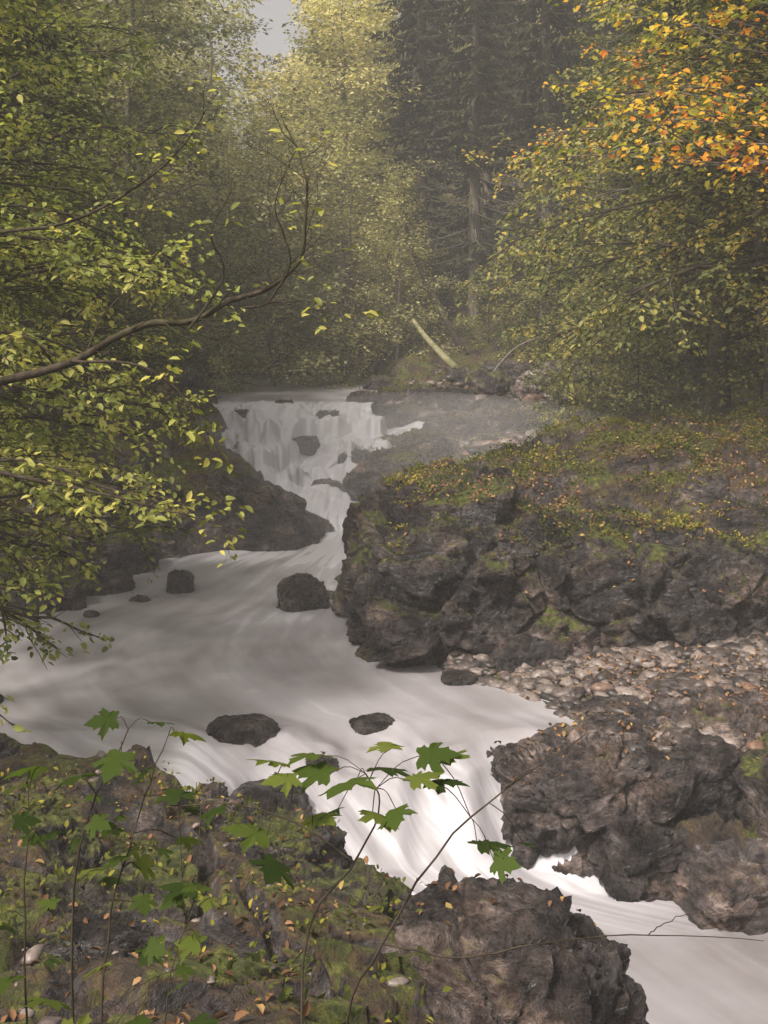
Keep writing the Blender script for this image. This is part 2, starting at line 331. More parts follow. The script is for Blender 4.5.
# ------------------------------------------------------------ pebbles
def pebbles(name,n,xr,yr,smin,smax,mat=None):
    P0,F0=ico(2)
    x=rng.uniform(*xr,n);y=rng.uniform(*yr,n)
    z=Hh(x,y)
    m=z>W_(y)-.1
    m&=fbm(x*1.5,y*1.5,2.,3,77)>rng.uniform(-.6,.25,n)
    x,y,z=x[m],y[m],z[m];n=len(x)
    s=smin+(smax-smin)*rng.random(n)**5
    sc=np.stack([s*rng.uniform(.8,1.6,n),s*rng.uniform(.6,1.1,n),s*rng.uniform(.3,.7,n)],1)
    d=1+.45*(rng.random((n,len(P0)))-.5)
    P=P0[None]*sc[:,None]*d[:,:,None]
    a=rng.random(n)*6.28;c,si=np.cos(a)[:,None],np.sin(a)[:,None]
    V=np.stack([P[...,0]*c-P[...,1]*si+x[:,None],P[...,0]*si+P[...,1]*c+y[:,None],P[...,2]+z[:,None]+(s*.12)[:,None]],-1)
    F=(np.arange(n)[:,None,None]*len(P0)+F0[None]).reshape(-1,3)
    return mk(name,[(V.reshape(-1,3),F,0,np.repeat(rng.random(n),len(P0)))],[mat],smooth=True)
def pebmat():
    m,nt,out,N,Lk=newmat('pebble_stone')
    at=N('Attribute',attribute_name='rnd');r=ramp(N,[(0,(.03,.026,.024)),(.35,(.085,.068,.06)),(.65,(.15,.12,.105)),(.9,(.25,.205,.18)),(1,(.18,.10,.065))]);Lk(at.outputs['Fac'],r.inputs[0])
    g=N('NewGeometry');n=N('TexNoise',i_Scale=25.,i_Detail=4.);Lk(g.outputs[0],n.inputs['Vector'])
    c2=ramp(N,[(.3,.5),(.65,1.2)]);Lk(n.outputs[0],c2.inputs[0])
    p=N('BsdfPrincipled');p.inputs['Roughness'].default_value=.45;Lk(mixc(N,Lk,1.,r.outputs[0],c2.outputs[0],'MULTIPLY'),p.inputs['Base Color'])
    Lk(p.outputs[0],out.inputs[0]);return m
M_peb=pebmat()
pebbles('river_pebbles',14000,(.1,5.2),(10.2,13.3),.015,.13,mat=M_peb)
pebbles('river_pebbles',2600,(-6.5,-2.5),(14.5,19.5),.03,.14,mat=M_peb)
pebbles('river_pebbles',3000,(-1,5),(22,33),.04,.28,mat=M_peb)
pebbles('river_pebbles',500,(-3.8,.5),(4.5,10.5),.012,.06,mat=M_peb)

# ------------------------------------------------------------ water
def watermat():
    m,nt,out,N,Lk=newmat('silky_water')
    uv=N('UVMap',uv_map='flow')
    at=N('Attribute',attribute_name='rnd')
    mp=N('Mapping');mp.inputs['Scale'].default_value=(1.6,.3,1);Lk(uv.outputs[0],mp.inputs[0])
    n1=N('TexNoise',i_Scale=1.,i_Detail=3.,i_Roughness=.5,i_Distortion=.8);Lk(mp.outputs[0],n1.inputs['Vector'])
    mp2=N('Mapping');mp2.inputs['Scale'].default_value=(5.,.7,1);Lk(uv.outputs[0],mp2.inputs[0])
    n2=N('TexNoise',i_Scale=1.,i_Detail=3.,i_Distortion=.5);Lk(mp2.outputs[0],n2.inputs['Vector'])
    n3=N('TexNoise',i_Scale=.8,i_Detail=4.);g=N('NewGeometry');Lk(g.outputs[0],n3.inputs['Vector'])
    fallf=mth(N,Lk,'SUBTRACT',at.outputs['Fac'],.55,clamp=True)
    s=mth(N,Lk,'MULTIPLY_ADD',n1.outputs[0],.7,-.35)
    s=mth(N,Lk,'ADD',s,mth(N,Lk,'MULTIPLY_ADD',n3.outputs[0],.9,-.45))
    s=mth(N,Lk,'ADD',s,mth(N,Lk,'MULTIPLY',mth(N,Lk,'SUBTRACT',n2.outputs[0],.5),mth(N,Lk,'MULTIPLY_ADD',fallf,3.0,.15)))
    f=mth(N,Lk,'ADD',at.outputs['Fac'],s,clamp=True)
    r=ramp(N,[(0,(.10,.087,.083)),(.3,(.20,.182,.182)),(.6,(.31,.292,.305)),(.85,(.42,.405,.425)),(1,(.60,.59,.62))]);Lk(f,r.inputs[0])
    p=N('BsdfPrincipled');Lk(r.outputs[0],p.inputs['Base Color'])
    Lk(mth(N,Lk,'MULTIPLY_ADD',f,.4,.28),p.inputs['Roughness'])
    b=N('Bump',i_Strength=.3,i_Distance=.06);Lk(mth(N,Lk,'MULTIPLY_ADD',n1.outputs[0],1.,mth(N,Lk,'MULTIPLY',n2.outputs[0],.3)),b.inputs['Height']);Lk(b.outputs[0],p.inputs['Normal'])
    Lk(p.outputs[0],out.inputs[0]);return m
M_wat=watermat()
def emit_water(name,X,Y,Z,U,Vv,foam):
    n,m=X.shape;i=np.arange(n-1)[:,None]*m;j=np.arange(m-1)[None]
    F=np.stack([i+j,i+j+1,i+m+j+1,i+m+j],-1).reshape(-1,4)
    o=mk(name,[(np.stack([X.ravel(),Y.ravel(),Z.ravel()],1),F,0,foam.ravel())],[M_wat])
    uvl=o.data.uv_layers.new(name='flow')
    uv=np.stack([U.ravel(),Vv.ravel()],1)[F.ravel()]
    uvl.data.foreach_set('uv',uv.astype(np.float32).ravel())
    return o
Yw=np.concatenate([np.arange(2,9,.1),np.arange(9,11.5,.025),np.arange(11.5,21,.08),np.arange(21,30,.04),np.arange(30,60,.4)])
Lw=tab(Yw,LT)-1.0;Rw=tab(Yw,RT)+1.0
def smooth1(a,k=15):
    p=np.pad(a,k,mode='edge');return np.convolve(p,np.ones(2*k+1)/(2*k+1),'valid')
def Wf(X,Y):
    fall1=sst(9.6,10.1,Y)*(1-sst(10.8,11.5,Y))
    fall2=sst(21,22.5,Y)*(1-sst(28.6,30,Y))
    sh=fbm(X*1.1,0*Y+.4,2.2,3,201)
    sh2=fbm(X*1.4,Y*.25,1.,3,210)
    dome=np.exp(-((X+2.7)/.7)**2)*1.0-.35
    W1=W_(Y+sh*.75*fall1+(sh2*2.2+dome)*fall2*sst(23.5,25,Y))
    und=fbm(X*.6,Y*.5,0.,2,205)*.04+fbm(X*2.,Y*1.1,4.,2,206)*.2*fall1+fbm(X*1.5,Y*1.5,9.,3,208)*.45*fall2*sst(23,25,Y)*(1-sst(27.5,29.,Y)*.9)+fbm(X*6,Y*.5,4.,3,207)*.08*(fall2+.4*fall1)
    return W1+und
def foamf(X,Y):
    f=.60+0*X
    f=f+.26*np.exp(-((Y-10.0)/.7)**2)+.12*np.exp(-((Y-9.2)/.8)**2)*np.exp(-((X-.3)/1.3)**2)
    f=f+.56*sst(20.5,22,Y)*(1-sst(28.6,30,Y))+.40*np.exp(-((Y-20.3)/1.5)**2)
    f=f+.20*np.exp(-((X+.9)/1.3)**2)*sst(12,14,Y)
    f=f-.12*(Y<9.0)-.1*(Y>29.5)
    return f
nt_=150;t=np.linspace(0,1,nt_)
X=smooth1(Lw)[:,None]+(smooth1(Rw)-smooth1(Lw))[:,None]*t[None];YY=np.repeat(Yw[:,None],nt_,1);Z=Wf(X,YY)
seg=np.hypot(np.gradient(Yw),np.gradient(Z[:,nt_//2]))
emit_water('river_water',X,YY,Z,(t[None]-.5)*6+0*X,np.repeat(np.cumsum(seg)[:,None],nt_,1),foamf(X,YY))
cp=catm([(2.0,28.3,1.78),(1.3,28.0,1.64),(.5,27.7,1.45),(-.3,27.3,1.3),(-1.1,26.9,1.2),(-1.7,26.3,1.0),(-2.1,25.7,.75)],60)
tt=nrm(np.gradient(cp,axis=0));sd=nrm(np.cross(tt,[0,0,1.]))
tw=np.linspace(-1,1,40)
X=cp[:,0][:,None]+sd[:,0][:,None]*tw*.75;Y=cp[:,1][:,None]+sd[:,1][:,None]*tw*.75
Z=cp[:,2][:,None]-.16*tw[None]**2-.35*np.clip(-tw[None]*np.sign(sd[:,1][:,None]),0,1)**2+fbm(tw[None]*3+0*X,X*1.3,0.,3,301)*.3+.12
vv=np.cumsum(np.linalg.norm(np.gradient(cp,axis=0),axis=1))[:,None]+0*X
emit_water('side_cascade_water',X,Y,Z,tw[None]*.6+0*X,vv,1.1+0*X)

# ------------------------------------------------------------ litter / undergrowth
bpy.context.view_layer.update();dg=bpy.context.evaluated_depsgraph_get()
def drop(xs,ys,ztop=9.):
    P=[];Nn=[]
    for x,y in zip(xs,ys):
        ok,loc,no,_,ob,_=scene.ray_cast(dg,Vector((x,y,ztop)),Vector((0,0,-1)))
        if ok and ob and 'water' not in ob.name and no.z>.35:
            P.append(loc[:]);Nn.append(no[:])
    return np.array(P),np.array(Nn)
def scatter(name,regs,size,mat,tuft=False):
    parts=[]
    for xr,yr,n in regs:
        x=rng.uniform(*xr,n*2);y=rng.uniform(*yr,n*2)
        m=fbm(x*1.3,y*1.3,7.,3,410 if tuft else 440)>rng.uniform(-.35,.25,n*2)
        P,Nn=drop(x[m],y[m])
        if len(P)==0: continue
        k=len(P);r3=rng.normal(size=(k,3))
        if tuft:
            rep=6;P=np.repeat(P,rep,0);Nn=np.repeat(Nn,rep,0);k=len(P);r3=rng.normal(size=(k,3))
            P=P+r3*[.04,.04,.0]+[0,0,-.01]
            D=Nn*.5+r3*.85;D[:,2]=np.abs(D[:,2])
            P=P+Nn*rng.random(k)[:,None]**2*.10
            V,F,r=leaves(P,D,rng.normal(size=(k,3))*.6+[0,0,1.],size*rng.uniform(.4,1.4,k),.6,rnd=np.clip(fbm(P[:,0],P[:,1],0,2,3)*.8+.5+rng.normal(size=k)*.2,0,1))
        else:
            D=np.cross(Nn,r3);V,F,r=leaves(P+Nn*.012,D+Nn*rng.uniform(-.1,.4,(k,1)),Nn+r3*.25,size*rng.uniform(.6,1.4,k),.6,.3)
        parts.append((V,F,0,r))
    return mk(name,parts,[mat])
scatter('leaf_litter',[((.2,6.2),(13.4,19),7000),((.8,4.8),(10.,13.3),800),((-3.2,1.3),(3.6,9),900),((-5,6),(22,36),1800)],.048,G_lit)
scatter('undergrowth',[((.0,6.4),(13.4,19),5000),((-3.4,.15),(3.6,8.8),480),((-8,-3.5),(15,24),1600),((-6,9),(24,40),4200)],.040,G_und,True)
print('scatter',time.time()-T0)

# ------------------------------------------------------------ trees
class B:
    def __init__(s,leafsize,spacing,kind=1,wr=.55,jit=.3):
        s.parts=[];s.LC=[];s.LD=[];s.LN=[];s.LR=[];s.ls=leafsize;s.sp=spacing;s.kind=kind;s.wr=wr;s.jit=jit
    def tube(s,P,R,k):
        V,F=tube(P,R,k);s.parts.append((V,F,0,0.))
    def leafrow(s,P,tone,dens=1.):
        L=np.linalg.norm(np.diff(P,axis=0),axis=1).sum();n=max(2,int(L/s.sp*dens))
        t=rng.uniform(.08,1.02,n)*(len(P)-1);i=np.clip(t.astype(int),0,len(P)-2);f=(t-i)[:,None]
        C=P[i]*(1-f)+P[i+1]*f;T=nrm(P[i+1]-P[i])
        sg=np.where(np.arange(n)%2,1.,-1.)[:,None]
        S=nrm(np.cross(T,[0,0,1.])+1e-6)
        D=T*.55+S*sg*.85+[0,0,-.25]+rng.normal(size=(n,3))*.28
        s.LC.append(C+rng.normal(size=(n,3))*s.ls*s.jit);s.LD.append(D);s.LN.append(rng.normal(size=(n,3))*.5+[0,-.25,1.])
        s.LR.append(np.clip(tone+rng.normal(size=n)*.2,0,1))
    def grow(s,p0,d,L,r,lv,maxlv,nch,droop=.25,tone=.5,dens=1.,wob=.12,bare=0.):
        n=7 if lv==0 else (5 if lv<maxlv else 4)
        t=np.linspace(0,1,n)[:,None];d=d/np.linalg.norm(d)
        P=p0+d*L*t+np.array([0,0,-1.])*droop*L*t**2+np.cumsum(rng.normal(size=(n,3))*wob*L/n,axis=0)*(t>0)
        s.tube(P,np.linspace(r,r*.3,n),5 if lv==0 else 3)
        if lv>=maxlv:
            if rng.random()>bare: s.leafrow(P,tone,dens)
            return P
        s.kids(P,L,r,lv,maxlv,nch,droop,tone,dens,wob,bare)
        return P
    def kids(s,P,L,r,lv,maxlv,nch,droop,tone,dens,wob,bare,t0=.18):
        n=len(P);c=nch[lv]
        for j in range(c):
            u=t0+(1-t0)*(j+rng.random()*.8)/c;u=min(u,.99)
            k=u*(n-1);i=int(k);f=k-i;i=min(i,n-2);q=P[i]*(1-f)+P[i+1]*f;T=nrm(P[i+1]-P[i])
            S=nrm(np.cross(T,[0,0,1.])+1e-6);sg=1 if j%2 else -1
            dd=T*.75+S*sg*rng.uniform(.5,1.)+np.array([0,0,1.])*rng.normal()*.22
            s.grow(q,dd,L*rng.uniform(.3,.55)*(1.15-.6*u),r*.42,lv+1,maxlv,nch,droop*.8,np.clip(tone+rng.normal()*.12,0,1),dens,wob,bare)
        if lv==maxlv-1 and rng.random()>bare: s.leafrow(P[n//2:],tone,dens)
    def done(s,name,mats,loc=(0,0,0)):
        parts=list(s.parts)
        if s.LC:
            C=np.concatenate(s.LC);n=len(C)
            V,F,r=leaves(C,np.concatenate(s.LD),np.concatenate(s.LN),s.ls*rng.uniform(.6,1.25,n),s.wr,.2,np.concatenate(s.LR),s.kind)
            parts.append((V,F,1,r))
            s.nl=n
        return mk(name,parts,mats,loc=loc)
def gen_tree(name,h,spread,tr,cs,nl,mats,leaf=.09,sp=.06,nch=(9,6),elev=(.1,.8),az=None,loc=(0,0,0),kind=0,lean=(0,0),droop=.25,bare=.05,topf=.45,wr=.6,tonesd=.22,jit=.5):
    b=B(leaf,sp,kind,wr,jit)
    n=14;t=np.linspace(0,1,n)[:,None]
    P=np.array([[0,0,-.4]])+np.array([[lean[0],lean[1],1.]])*h*t+np.cumsum(rng.normal(size=(n,3))*[.022,.022,0]*h*.35,axis=0)
    b.tube(P,tr*(1-.88*t[:,0])*(1+.5*np.exp(-t[:,0]*25)),8)
    for j in range(nl):
        u=cs+(.99-cs)*(j+rng.random())/nl
        k=u*(n-1);i=min(int(k),n-2);q=P[i]+(P[i+1]-P[i])*(k-i)
        a=j*2.4+rng.random()*.8 if az is None else rng.uniform(*az)
        el=elev[0]+(elev[1]-elev[0])*u+rng.normal()*.12
        L=spread*(1-(1-topf)*((u-cs)/(1-cs))**1.5)*rng.uniform(.65,1.1)
        b.grow(q,np.array([math.cos(a)*math.cos(el),math.sin(a)*math.cos(el),math.sin(el)]),L,tr*.28*(1.1-u),0,2,nch,droop,.5+rng.normal()*tonesd,1.,.12,bare)
    return b.done(name,mats,loc)
def gz(x,y): return float(Hh(np.array([x]),np.array([y]),False)[0])
def inst(name,src,x,y,s,rz):
    o=bpy.data.objects.new(name,src.data);o.location=(x,y,gz(x,y)-.1);o.scale=(s,s,s);o.rotation_euler=(0,0,rz);link(o)
    return o
def atree(*a,x,y,**k): return gen_tree(*a,loc=(x,y,gz(x,y)),**k)
atree('beech_tree',10,3.6,.16,.16,54,[M_bark,G_left],leaf=.085,sp=.042,nch=(9,5),az=(-1.3,1.3),x=-5.6,y=10.6,kind=1,bare=.12)
atree('beech_tree',13,4.4,.2,.13,54,[M_bark,G_left],leaf=.10,sp=.048,nch=(9,5),az=(-1.8,1.2),x=-6.8,y=14.6,kind=1,bare=.1)
atree('beech_tree',14,4.6,.2,.10,50,[M_bark,G_left],leaf=.14,sp=.054,nch=(9,5),x=-7.4,y=19.5,bare=.08)
atree('beech_tree',14,4.6,.2,.08,56,[M_bark,G_beech],leaf=.105,sp=.048,nch=(9,5),az=(1.6,4.4),x=7.2,y=17.5,kind=1,bare=.08,droop=.35)
atree('beech_tree',15,5.0,.22,.12,54,[M_bark,G_beech],leaf=.135,sp=.054,nch=(9,5),x=7.0,y=22.5,bare=.05,droop=.35)
atree('maple_tree',9.5,3.4,.11,.34,30,[M_barkg,G_yel],leaf=.10,sp=.08,nch=(7,4),az=(1.8,4.2),x=6.0,y=14.6,kind=1,bare=.25,droop=.15,wr=.85,tonesd=.28)
atree('maple_tree',11,4.0,.12,.36,22,[M_barkg,G_yel],leaf=.10,sp=.12,nch=(7,4),az=(2.2,4.4),x=6.6,y=18.6,kind=1,bare=.3,droop=.2,wr=.85,tonesd=.3)
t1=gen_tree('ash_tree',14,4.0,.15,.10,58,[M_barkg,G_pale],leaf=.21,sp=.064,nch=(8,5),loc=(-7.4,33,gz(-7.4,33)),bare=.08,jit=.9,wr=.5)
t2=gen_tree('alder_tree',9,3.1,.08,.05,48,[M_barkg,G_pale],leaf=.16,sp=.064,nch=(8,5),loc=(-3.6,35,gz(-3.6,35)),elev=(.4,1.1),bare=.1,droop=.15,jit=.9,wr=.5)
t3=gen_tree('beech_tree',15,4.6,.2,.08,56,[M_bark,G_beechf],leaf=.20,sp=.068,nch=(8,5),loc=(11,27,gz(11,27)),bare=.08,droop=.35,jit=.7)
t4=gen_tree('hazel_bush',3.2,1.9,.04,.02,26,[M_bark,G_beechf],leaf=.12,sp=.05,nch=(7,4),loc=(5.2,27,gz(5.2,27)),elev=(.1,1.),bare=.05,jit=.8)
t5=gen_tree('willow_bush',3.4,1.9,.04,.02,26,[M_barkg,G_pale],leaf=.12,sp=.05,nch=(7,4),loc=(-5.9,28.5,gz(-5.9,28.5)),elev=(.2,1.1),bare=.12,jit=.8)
def spruce(name,h,x,y,rad=2.9):
    b=B(.1,.1);z=gz(x,y)
    P=np.stack([np.cumsum(rng.normal(size=12)*.02),np.cumsum(rng.normal(size=12)*.02),np.linspace(-.3,h,12)],1)
    b.tube(P,np.linspace(.22,.03,12)*(h/22),8)
    C=[];D=[];Nn=[];Ln=[];Rn=[]
    zz=1.6
    while zz<h-.3:
        f=zz/h;nb=5 if f<.85 else 4;a0=rng.random()*6.28
        for j in range(nb):
            a=a0+j*6.283/nb+rng.normal()*.2;L=rad*(1-f)**.75*rng.uniform(.7,1.1)
            dead=(f<.25 and rng.random()<.75)
            s=np.linspace(0,1,8)[:,None];hd=np.array([math.cos(a),math.sin(a),0])
            Q=np.array([0,0,zz])+hd*L*s+np.array([0,0,1.])*L*(-.45*s+.22*s**2.2+(.15 if f>.7 else 0)*s)
            b.tube(Q,np.linspace(.03,.006,8),3)
            if dead: continue
            m=int(20*L)+6;u=rng.uniform(.12,1,m);k=u*7;i=np.clip(k.astype(int),0,6)
            q=Q[i]+(Q[i+1]-Q[i])*(k-i)[:,None];sd=np.array([-hd[1],hd[0],0])
            sg=np.where(rng.random(m)<.5,1.,-1.)[:,None]
            C.append(q);D.append(hd*.55+sd*sg*.8+np.array([0,0,-1])*rng.uniform(.15,.9,(m,1))+rng.normal(size=(m,3))*.15)
            Nn.append(rng.normal(size=(m,3))*.5+[0,0,1]);Ln.append((.22+.42*(1-u)*min(1,L/2))*rng.uniform(.7,1.3,m));Rn.append(np.clip(.25+.5*u+rng.normal(size=m)*.2,0,1))
        zz+=rng.uniform(.3,.5)*(1.2-.4*f)
    V,F,r=leaves(np.concatenate(C),np.concatenate(D),np.concatenate(Nn),np.concatenate(Ln),.26,.3,np.concatenate(Rn),0)
    return mk(name,b.parts+[(V,F,1,r)],[M_barkg,G_spr],loc=(x,y,z))
s1=spruce('spruce_tree',24,3.3,40);s2=spruce('spruce_tree',19,7.6,28,2.3);s3=spruce('spruce_tree',27,1.4,42,3.1)
for x,y,s,q in [(5.6,38,1,s1),(9.5,33,1.05,s3),(11.5,38,1.1,s1),(7.2,43,1.1,s2),(4.6,49,1.05,s1),(9.8,49,1.1,s3),(15,33,1,s1),(2.4,57,1.1,s1),(17,43,1.1,s3),(7,60,1.15,s1),(12,58,1.2,s3),
   (-17,50,1.1,s3),(-22,62,1.2,s3),(-21,45,1.1,s1),(15,74,1.3,s3)]:
    inst('spruce_tree',q,x,y,s,rng.random()*6.28)
for x,y,s,q,nm in [(-10,26,1,t1,'ash_tree'),(-11.5,34,1.1,t1,'ash_tree'),(-9.8,41,1.15,t1,'ash_tree'),(-5.6,40,1.1,t2,'alder_tree'),(-1.2,38,1.05,t2,'alder_tree'),(-4.8,46,1.4,t2,'alder_tree'),(-1,48,1.5,t2,'alder_tree'),(-8,50,1.2,t1,'ash_tree'),
   (-2.4,56,1.2,t1,'ash_tree'),(-12,54,1.3,t1,'ash_tree'),(-15,37,1.2,t1,'ash_tree'),(.5,36.5,.7,t2,'alder_tree'),(-12,22,1.,t3,'beech_tree'),(-1.6,42,1.1,t1,'ash_tree'),(-4,51,1.0,t1,'ash_tree'),(1,66,1.5,t1,'ash_tree'),
   (9.5,24,.95,t3,'beech_tree'),(6.4,31,.7,t3,'beech_tree'),(12,21,1,t3,'beech_tree'),(9.8,18.5,.9,t3,'beech_tree'),(-8.6,23,.9,t3,'beech_tree'),(-18,70,1.5,t1,'ash_tree'),(-2,78,1.5,t1,'ash_tree'),(3.5,80,1.5,t1,'ash_tree'),(8.6,28.5,.8,t3,'beech_tree')]:
    inst(nm,q,x,y,s,rng.random()*6.28)
for x,y,s,q,nm in [(3.8,24,.5,t4,'hazel_bush'),(6.6,19.5,1.,t4,'hazel_bush'),(6.9,16.4,.7,t4,'hazel_bush'),(4.8,32.5,1.,t4,'hazel_bush'),(7.5,30,1.2,t4,'hazel_bush'),(3.4,36,.8,t4,'hazel_bush'),(-1.6,35.5,.9,t5,'willow_bush'),(-7.2,24,1.1,t5,'willow_bush'),(-6.0,21.8,.9,t4,'hazel_bush'),
    (-7.5,18.2,1,t4,'hazel_bush'),(-6.6,31,1.1,t5,'willow_bush'),(-5,33,.8,t5,'willow_bush'),(.5,40,1.2,t5,'willow_bush'),(3.5,44,1.3,t4,'hazel_bush'),(6,40,1.3,t4,'hazel_bush'),(8.5,36,1.4,t4,'hazel_bush'),(-8.5,16.2,.9,t4,'hazel_bush'),(5.5,23.5,.9,t4,'hazel_bush'),
    (-3,41,1.4,t5,'willow_bush'),(-7,44,1.6,t5,'willow_bush'),(5,35,1.2,t4,'hazel_bush'),(6.4,27,1.1,t4,'hazel_bush'),(0,44,1.5,t5,'willow_bush'),(-5.2,25.2,.7,t5,'willow_bush'),(-5.2,29,.6,t5,'willow_bush')]:
    inst(nm,q,x,y,s,rng.random()*6.28)
# distant hillside forest, one mass
nT=420;yy=rng.uniform(75,150,nT);xx=rng.uniform(-.62,.55,nT)*yy
hh=rng.uniform(13,22,nT);kk=320
gap=np.exp(-((xx/yy+.13)/.03)**2);hh=hh*(1-.5*gap)
base=Hh(xx,yy,False)
u=rng.random((nT,kk))**.8;ang=rng.random((nT,kk))*6.283;rad=(1-u)**.6*rng.uniform(2.4,4.2,(nT,1))*np.sqrt(rng.random((nT,kk)))*1.1
C=np.stack([xx[:,None]+rad*np.cos(ang),yy[:,None]+rad*np.sin(ang),base[:,None]+1+u*hh[:,None]],-1).reshape(-1,3)
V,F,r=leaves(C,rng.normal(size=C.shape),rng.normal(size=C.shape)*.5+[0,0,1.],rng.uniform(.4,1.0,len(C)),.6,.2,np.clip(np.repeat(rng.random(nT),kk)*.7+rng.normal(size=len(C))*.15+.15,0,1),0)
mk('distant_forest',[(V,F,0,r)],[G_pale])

# bare limb reaching over the river from the left
b=B(.07,.12,1,.55)
def limb(pts,r0,r1,n=26,nk=12,leaf=.25,kl=.8,wob=.02,tone=.6,kk=4):
    P=catm(pts,n);P=P+np.cumsum(rng.normal(size=P.shape)*wob*.3,axis=0)
    b.tube(P,np.linspace(r0,r1,n),7)
    b.kids(P,kl,r1*2.,0,2,(nk,kk),.05,tone,1.,.2,1-leaf,.25)
limb([(-5.4,7.6,2.9),(-3.4,7.3,3.4),(-2.4,7.0,3.66),(-1.9,7,3.80),(-1.5,7,3.96),(-1.2,7,4.0),(-.9,7,4.14),(-.68,7,4.2),(-.45,7.0,4.42),(-.40,7.0,4.7),(-.40,7.0,4.95),(-.52,7.05,5.3)],.034,.005,40,28,.12,1.7,.03)
limb([(-.75,7,4.17),(-.6,6.9,4.45),(-.66,6.85,4.75),(-.55,6.8,5.1)],.009,.003,14,8,.1,.9)
limb([(-.9,7,4.14),(-.5,6.9,4.18),(-.2,6.85,4.1)],.007,.002,14,6,.3,.8)
limb([(-1.25,7,4.0),(-1.0,6.95,4.35),(-1.05,6.9,4.6),(-.9,6.9,4.9)],.009,.002,14,8,.2,.8)
limb([(-2.0,7,3.8),(-1.5,6.9,3.75),(-1.15,6.8,3.5),(-1.0,6.7,3.25)],.011,.003,16,8,.5,.9)
limb([(-4.6,7.5,2.9),(-2.9,7.4,3.05),(-2.2,7.3,2.98),(-1.5,7.2,2.85),(-1.05,7.1,2.75)],.022,.003,26,18,.75,1.3)
limb([(-4.4,8.5,2.8),(-2.9,8.4,3.0),(-2.2,8.2,2.85),(-1.6,8.1,2.65)],.02,.003,26,14,.8,1.1)
limb([(-5.4,7.6,4.2),(-2.9,7.6,4.6),(-2.1,7.6,4.75),(-1.5,7.6,5.1),(-1.2,7.6,5.5)],.018,.004,26,16,.5,1.3)
P=catm([(-5.2,8,.6),(-5.4,7.8,2.4),(-5.5,7.6,4.5),(-5.2,7.6,7)],16);b.tube(P,np.linspace(.16,.08,16),9)
b.done('overhanging_maple_tree',[M_bark,G_left])

P=catm([(.9,33.8,4.3),(1.2,33,3.85),(1.7,31.4,3.25),(2.2,29.7,2.72),(2.5,28.9,2.35)],16)
V,F=tube(P,np.linspace(.06,.14,16),10);mk('fallen_log',[(V,F,0,0.)],[M_log])
P=catm([(.6,37,8.2),(1.0,36.5,6.5),(1.9,36,4.6),(2.6,35.6,3.2)],16)
V,F=tube(P,np.linspace(.05,.13,16),8);mk('leaning_dead_trunk',[(V,F,0,0.)],[M_bark])
P=catm([(2.6,29.6,2.3),(3.0,29.8,2.9),(3.6,30.2,3.5),(4.3,30.5,3.8)],12)
V,F=tube(P,np.linspace(.05,.02,12),6);mk('dead_branch',[(V,F,0,0.)],[M_barkg])

# ------------------------------------------------------------ foreground sycamore saplings
half=[(.08,-.04),(.26,-.12),(.44,-.10),(.40,.02),(.50,.10),(.36,.17),(.34,.22),(.50,.26),(.60,.34),(.76,.44),(.60,.50),(.56,.60),(.42,.52),(.28,.48),(.30,.62),(.36,.74),(.22,.76),(.14,.90),(0,1.08)]
OL=np.array([(0,0)]+half+[(-x,y) for x,y in half[-2::-1]])
def syc(parts,c,size,yaw,pitch,roll,r):
    pts=np.vstack([[0,.28],OL]);x=pts[:,0]*size;y=pts[:,1]*size
    z=-.35*size*(pts[:,0]**2)-.22*size*np.clip(pts[:,1],0,2)**2+.06*size*np.sin(pts[:,0]*9)*np.abs(pts[:,0])
    z[0]+=-.02*size
    V=np.stack([x,y,z],1)
    M=np.array(Euler((pitch,roll,yaw)).to_matrix())
    V=V@M.T+np.array(c);n=len(OL)
    F=np.array([[0,1+i,1+(i+1)%n] for i in range(n)])
    parts.append((V,F,1,r))
def sapling(name,stems,lv,sz=.9):
    parts=[];SP=[]
    for pts,r0,r1 in stems:
        P=catm(pts,18);P=P+rng.normal(size=P.shape)*.002;V,F=tube(P,np.linspace(r0,r1,18),6);parts.append((V,F,0,0.));SP.append(P)
    A=np.concatenate(SP)
    for (x,y,z,s,yaw) in lv:
        c=np.array([x,y,z]);q=A[np.argmin(np.linalg.norm(A-c,axis=1))]
        d=c-q;tp=catm([q,q+d*.5+[0,0,.02],c],6);V,F=tube(tp,.0014,4);parts.append((V,F,0,0.))
        syc(parts,c,s*sz*rng.uniform(.75,1.2),yaw,rng.uniform(-.3,.45),rng.normal()*.35,rng.random())
    return mk(name,parts,[M_bark,G_mpl],smooth=True)
L1=[(-.24,3.0,2.78,.10,1.9),(-.15,3.05,2.77,.12,1.2),(-.07,2.95,2.80,.13,2.6),(-.01,3.,2.80,.13,-.6),(.07,2.95,2.79,.14,-1.2),(.13,3.0,2.77,.13,-2.),(.03,2.85,2.76,.11,3.),(-.12,2.9,2.74,.10,2.2),
    (.02,3.1,2.82,.12,.4),(.16,3.05,2.80,.12,-.9),(-.18,3.1,2.80,.12,.9),(-.03,2.9,2.73,.1,-2.6),(.10,3.05,2.82,.12,-1.6),(-.28,3.05,2.80,.11,1.3),
    (.25,2.95,2.62,.11,-1.2),(.29,2.9,2.60,.1,-2.0),(.38,3.,2.60,.05,-1.),(-.32,3.,2.62,.12,1.6),(-.28,2.9,2.60,.12,3.0),(-.20,3.1,2.63,.10,-2.4),(-.44,3.05,2.68,.11,1.4),(-.50,2.95,2.50,.11,1.2),(-.55,3.,2.47,.1,2.3),(-.56,3.05,2.70,.09,.6)]
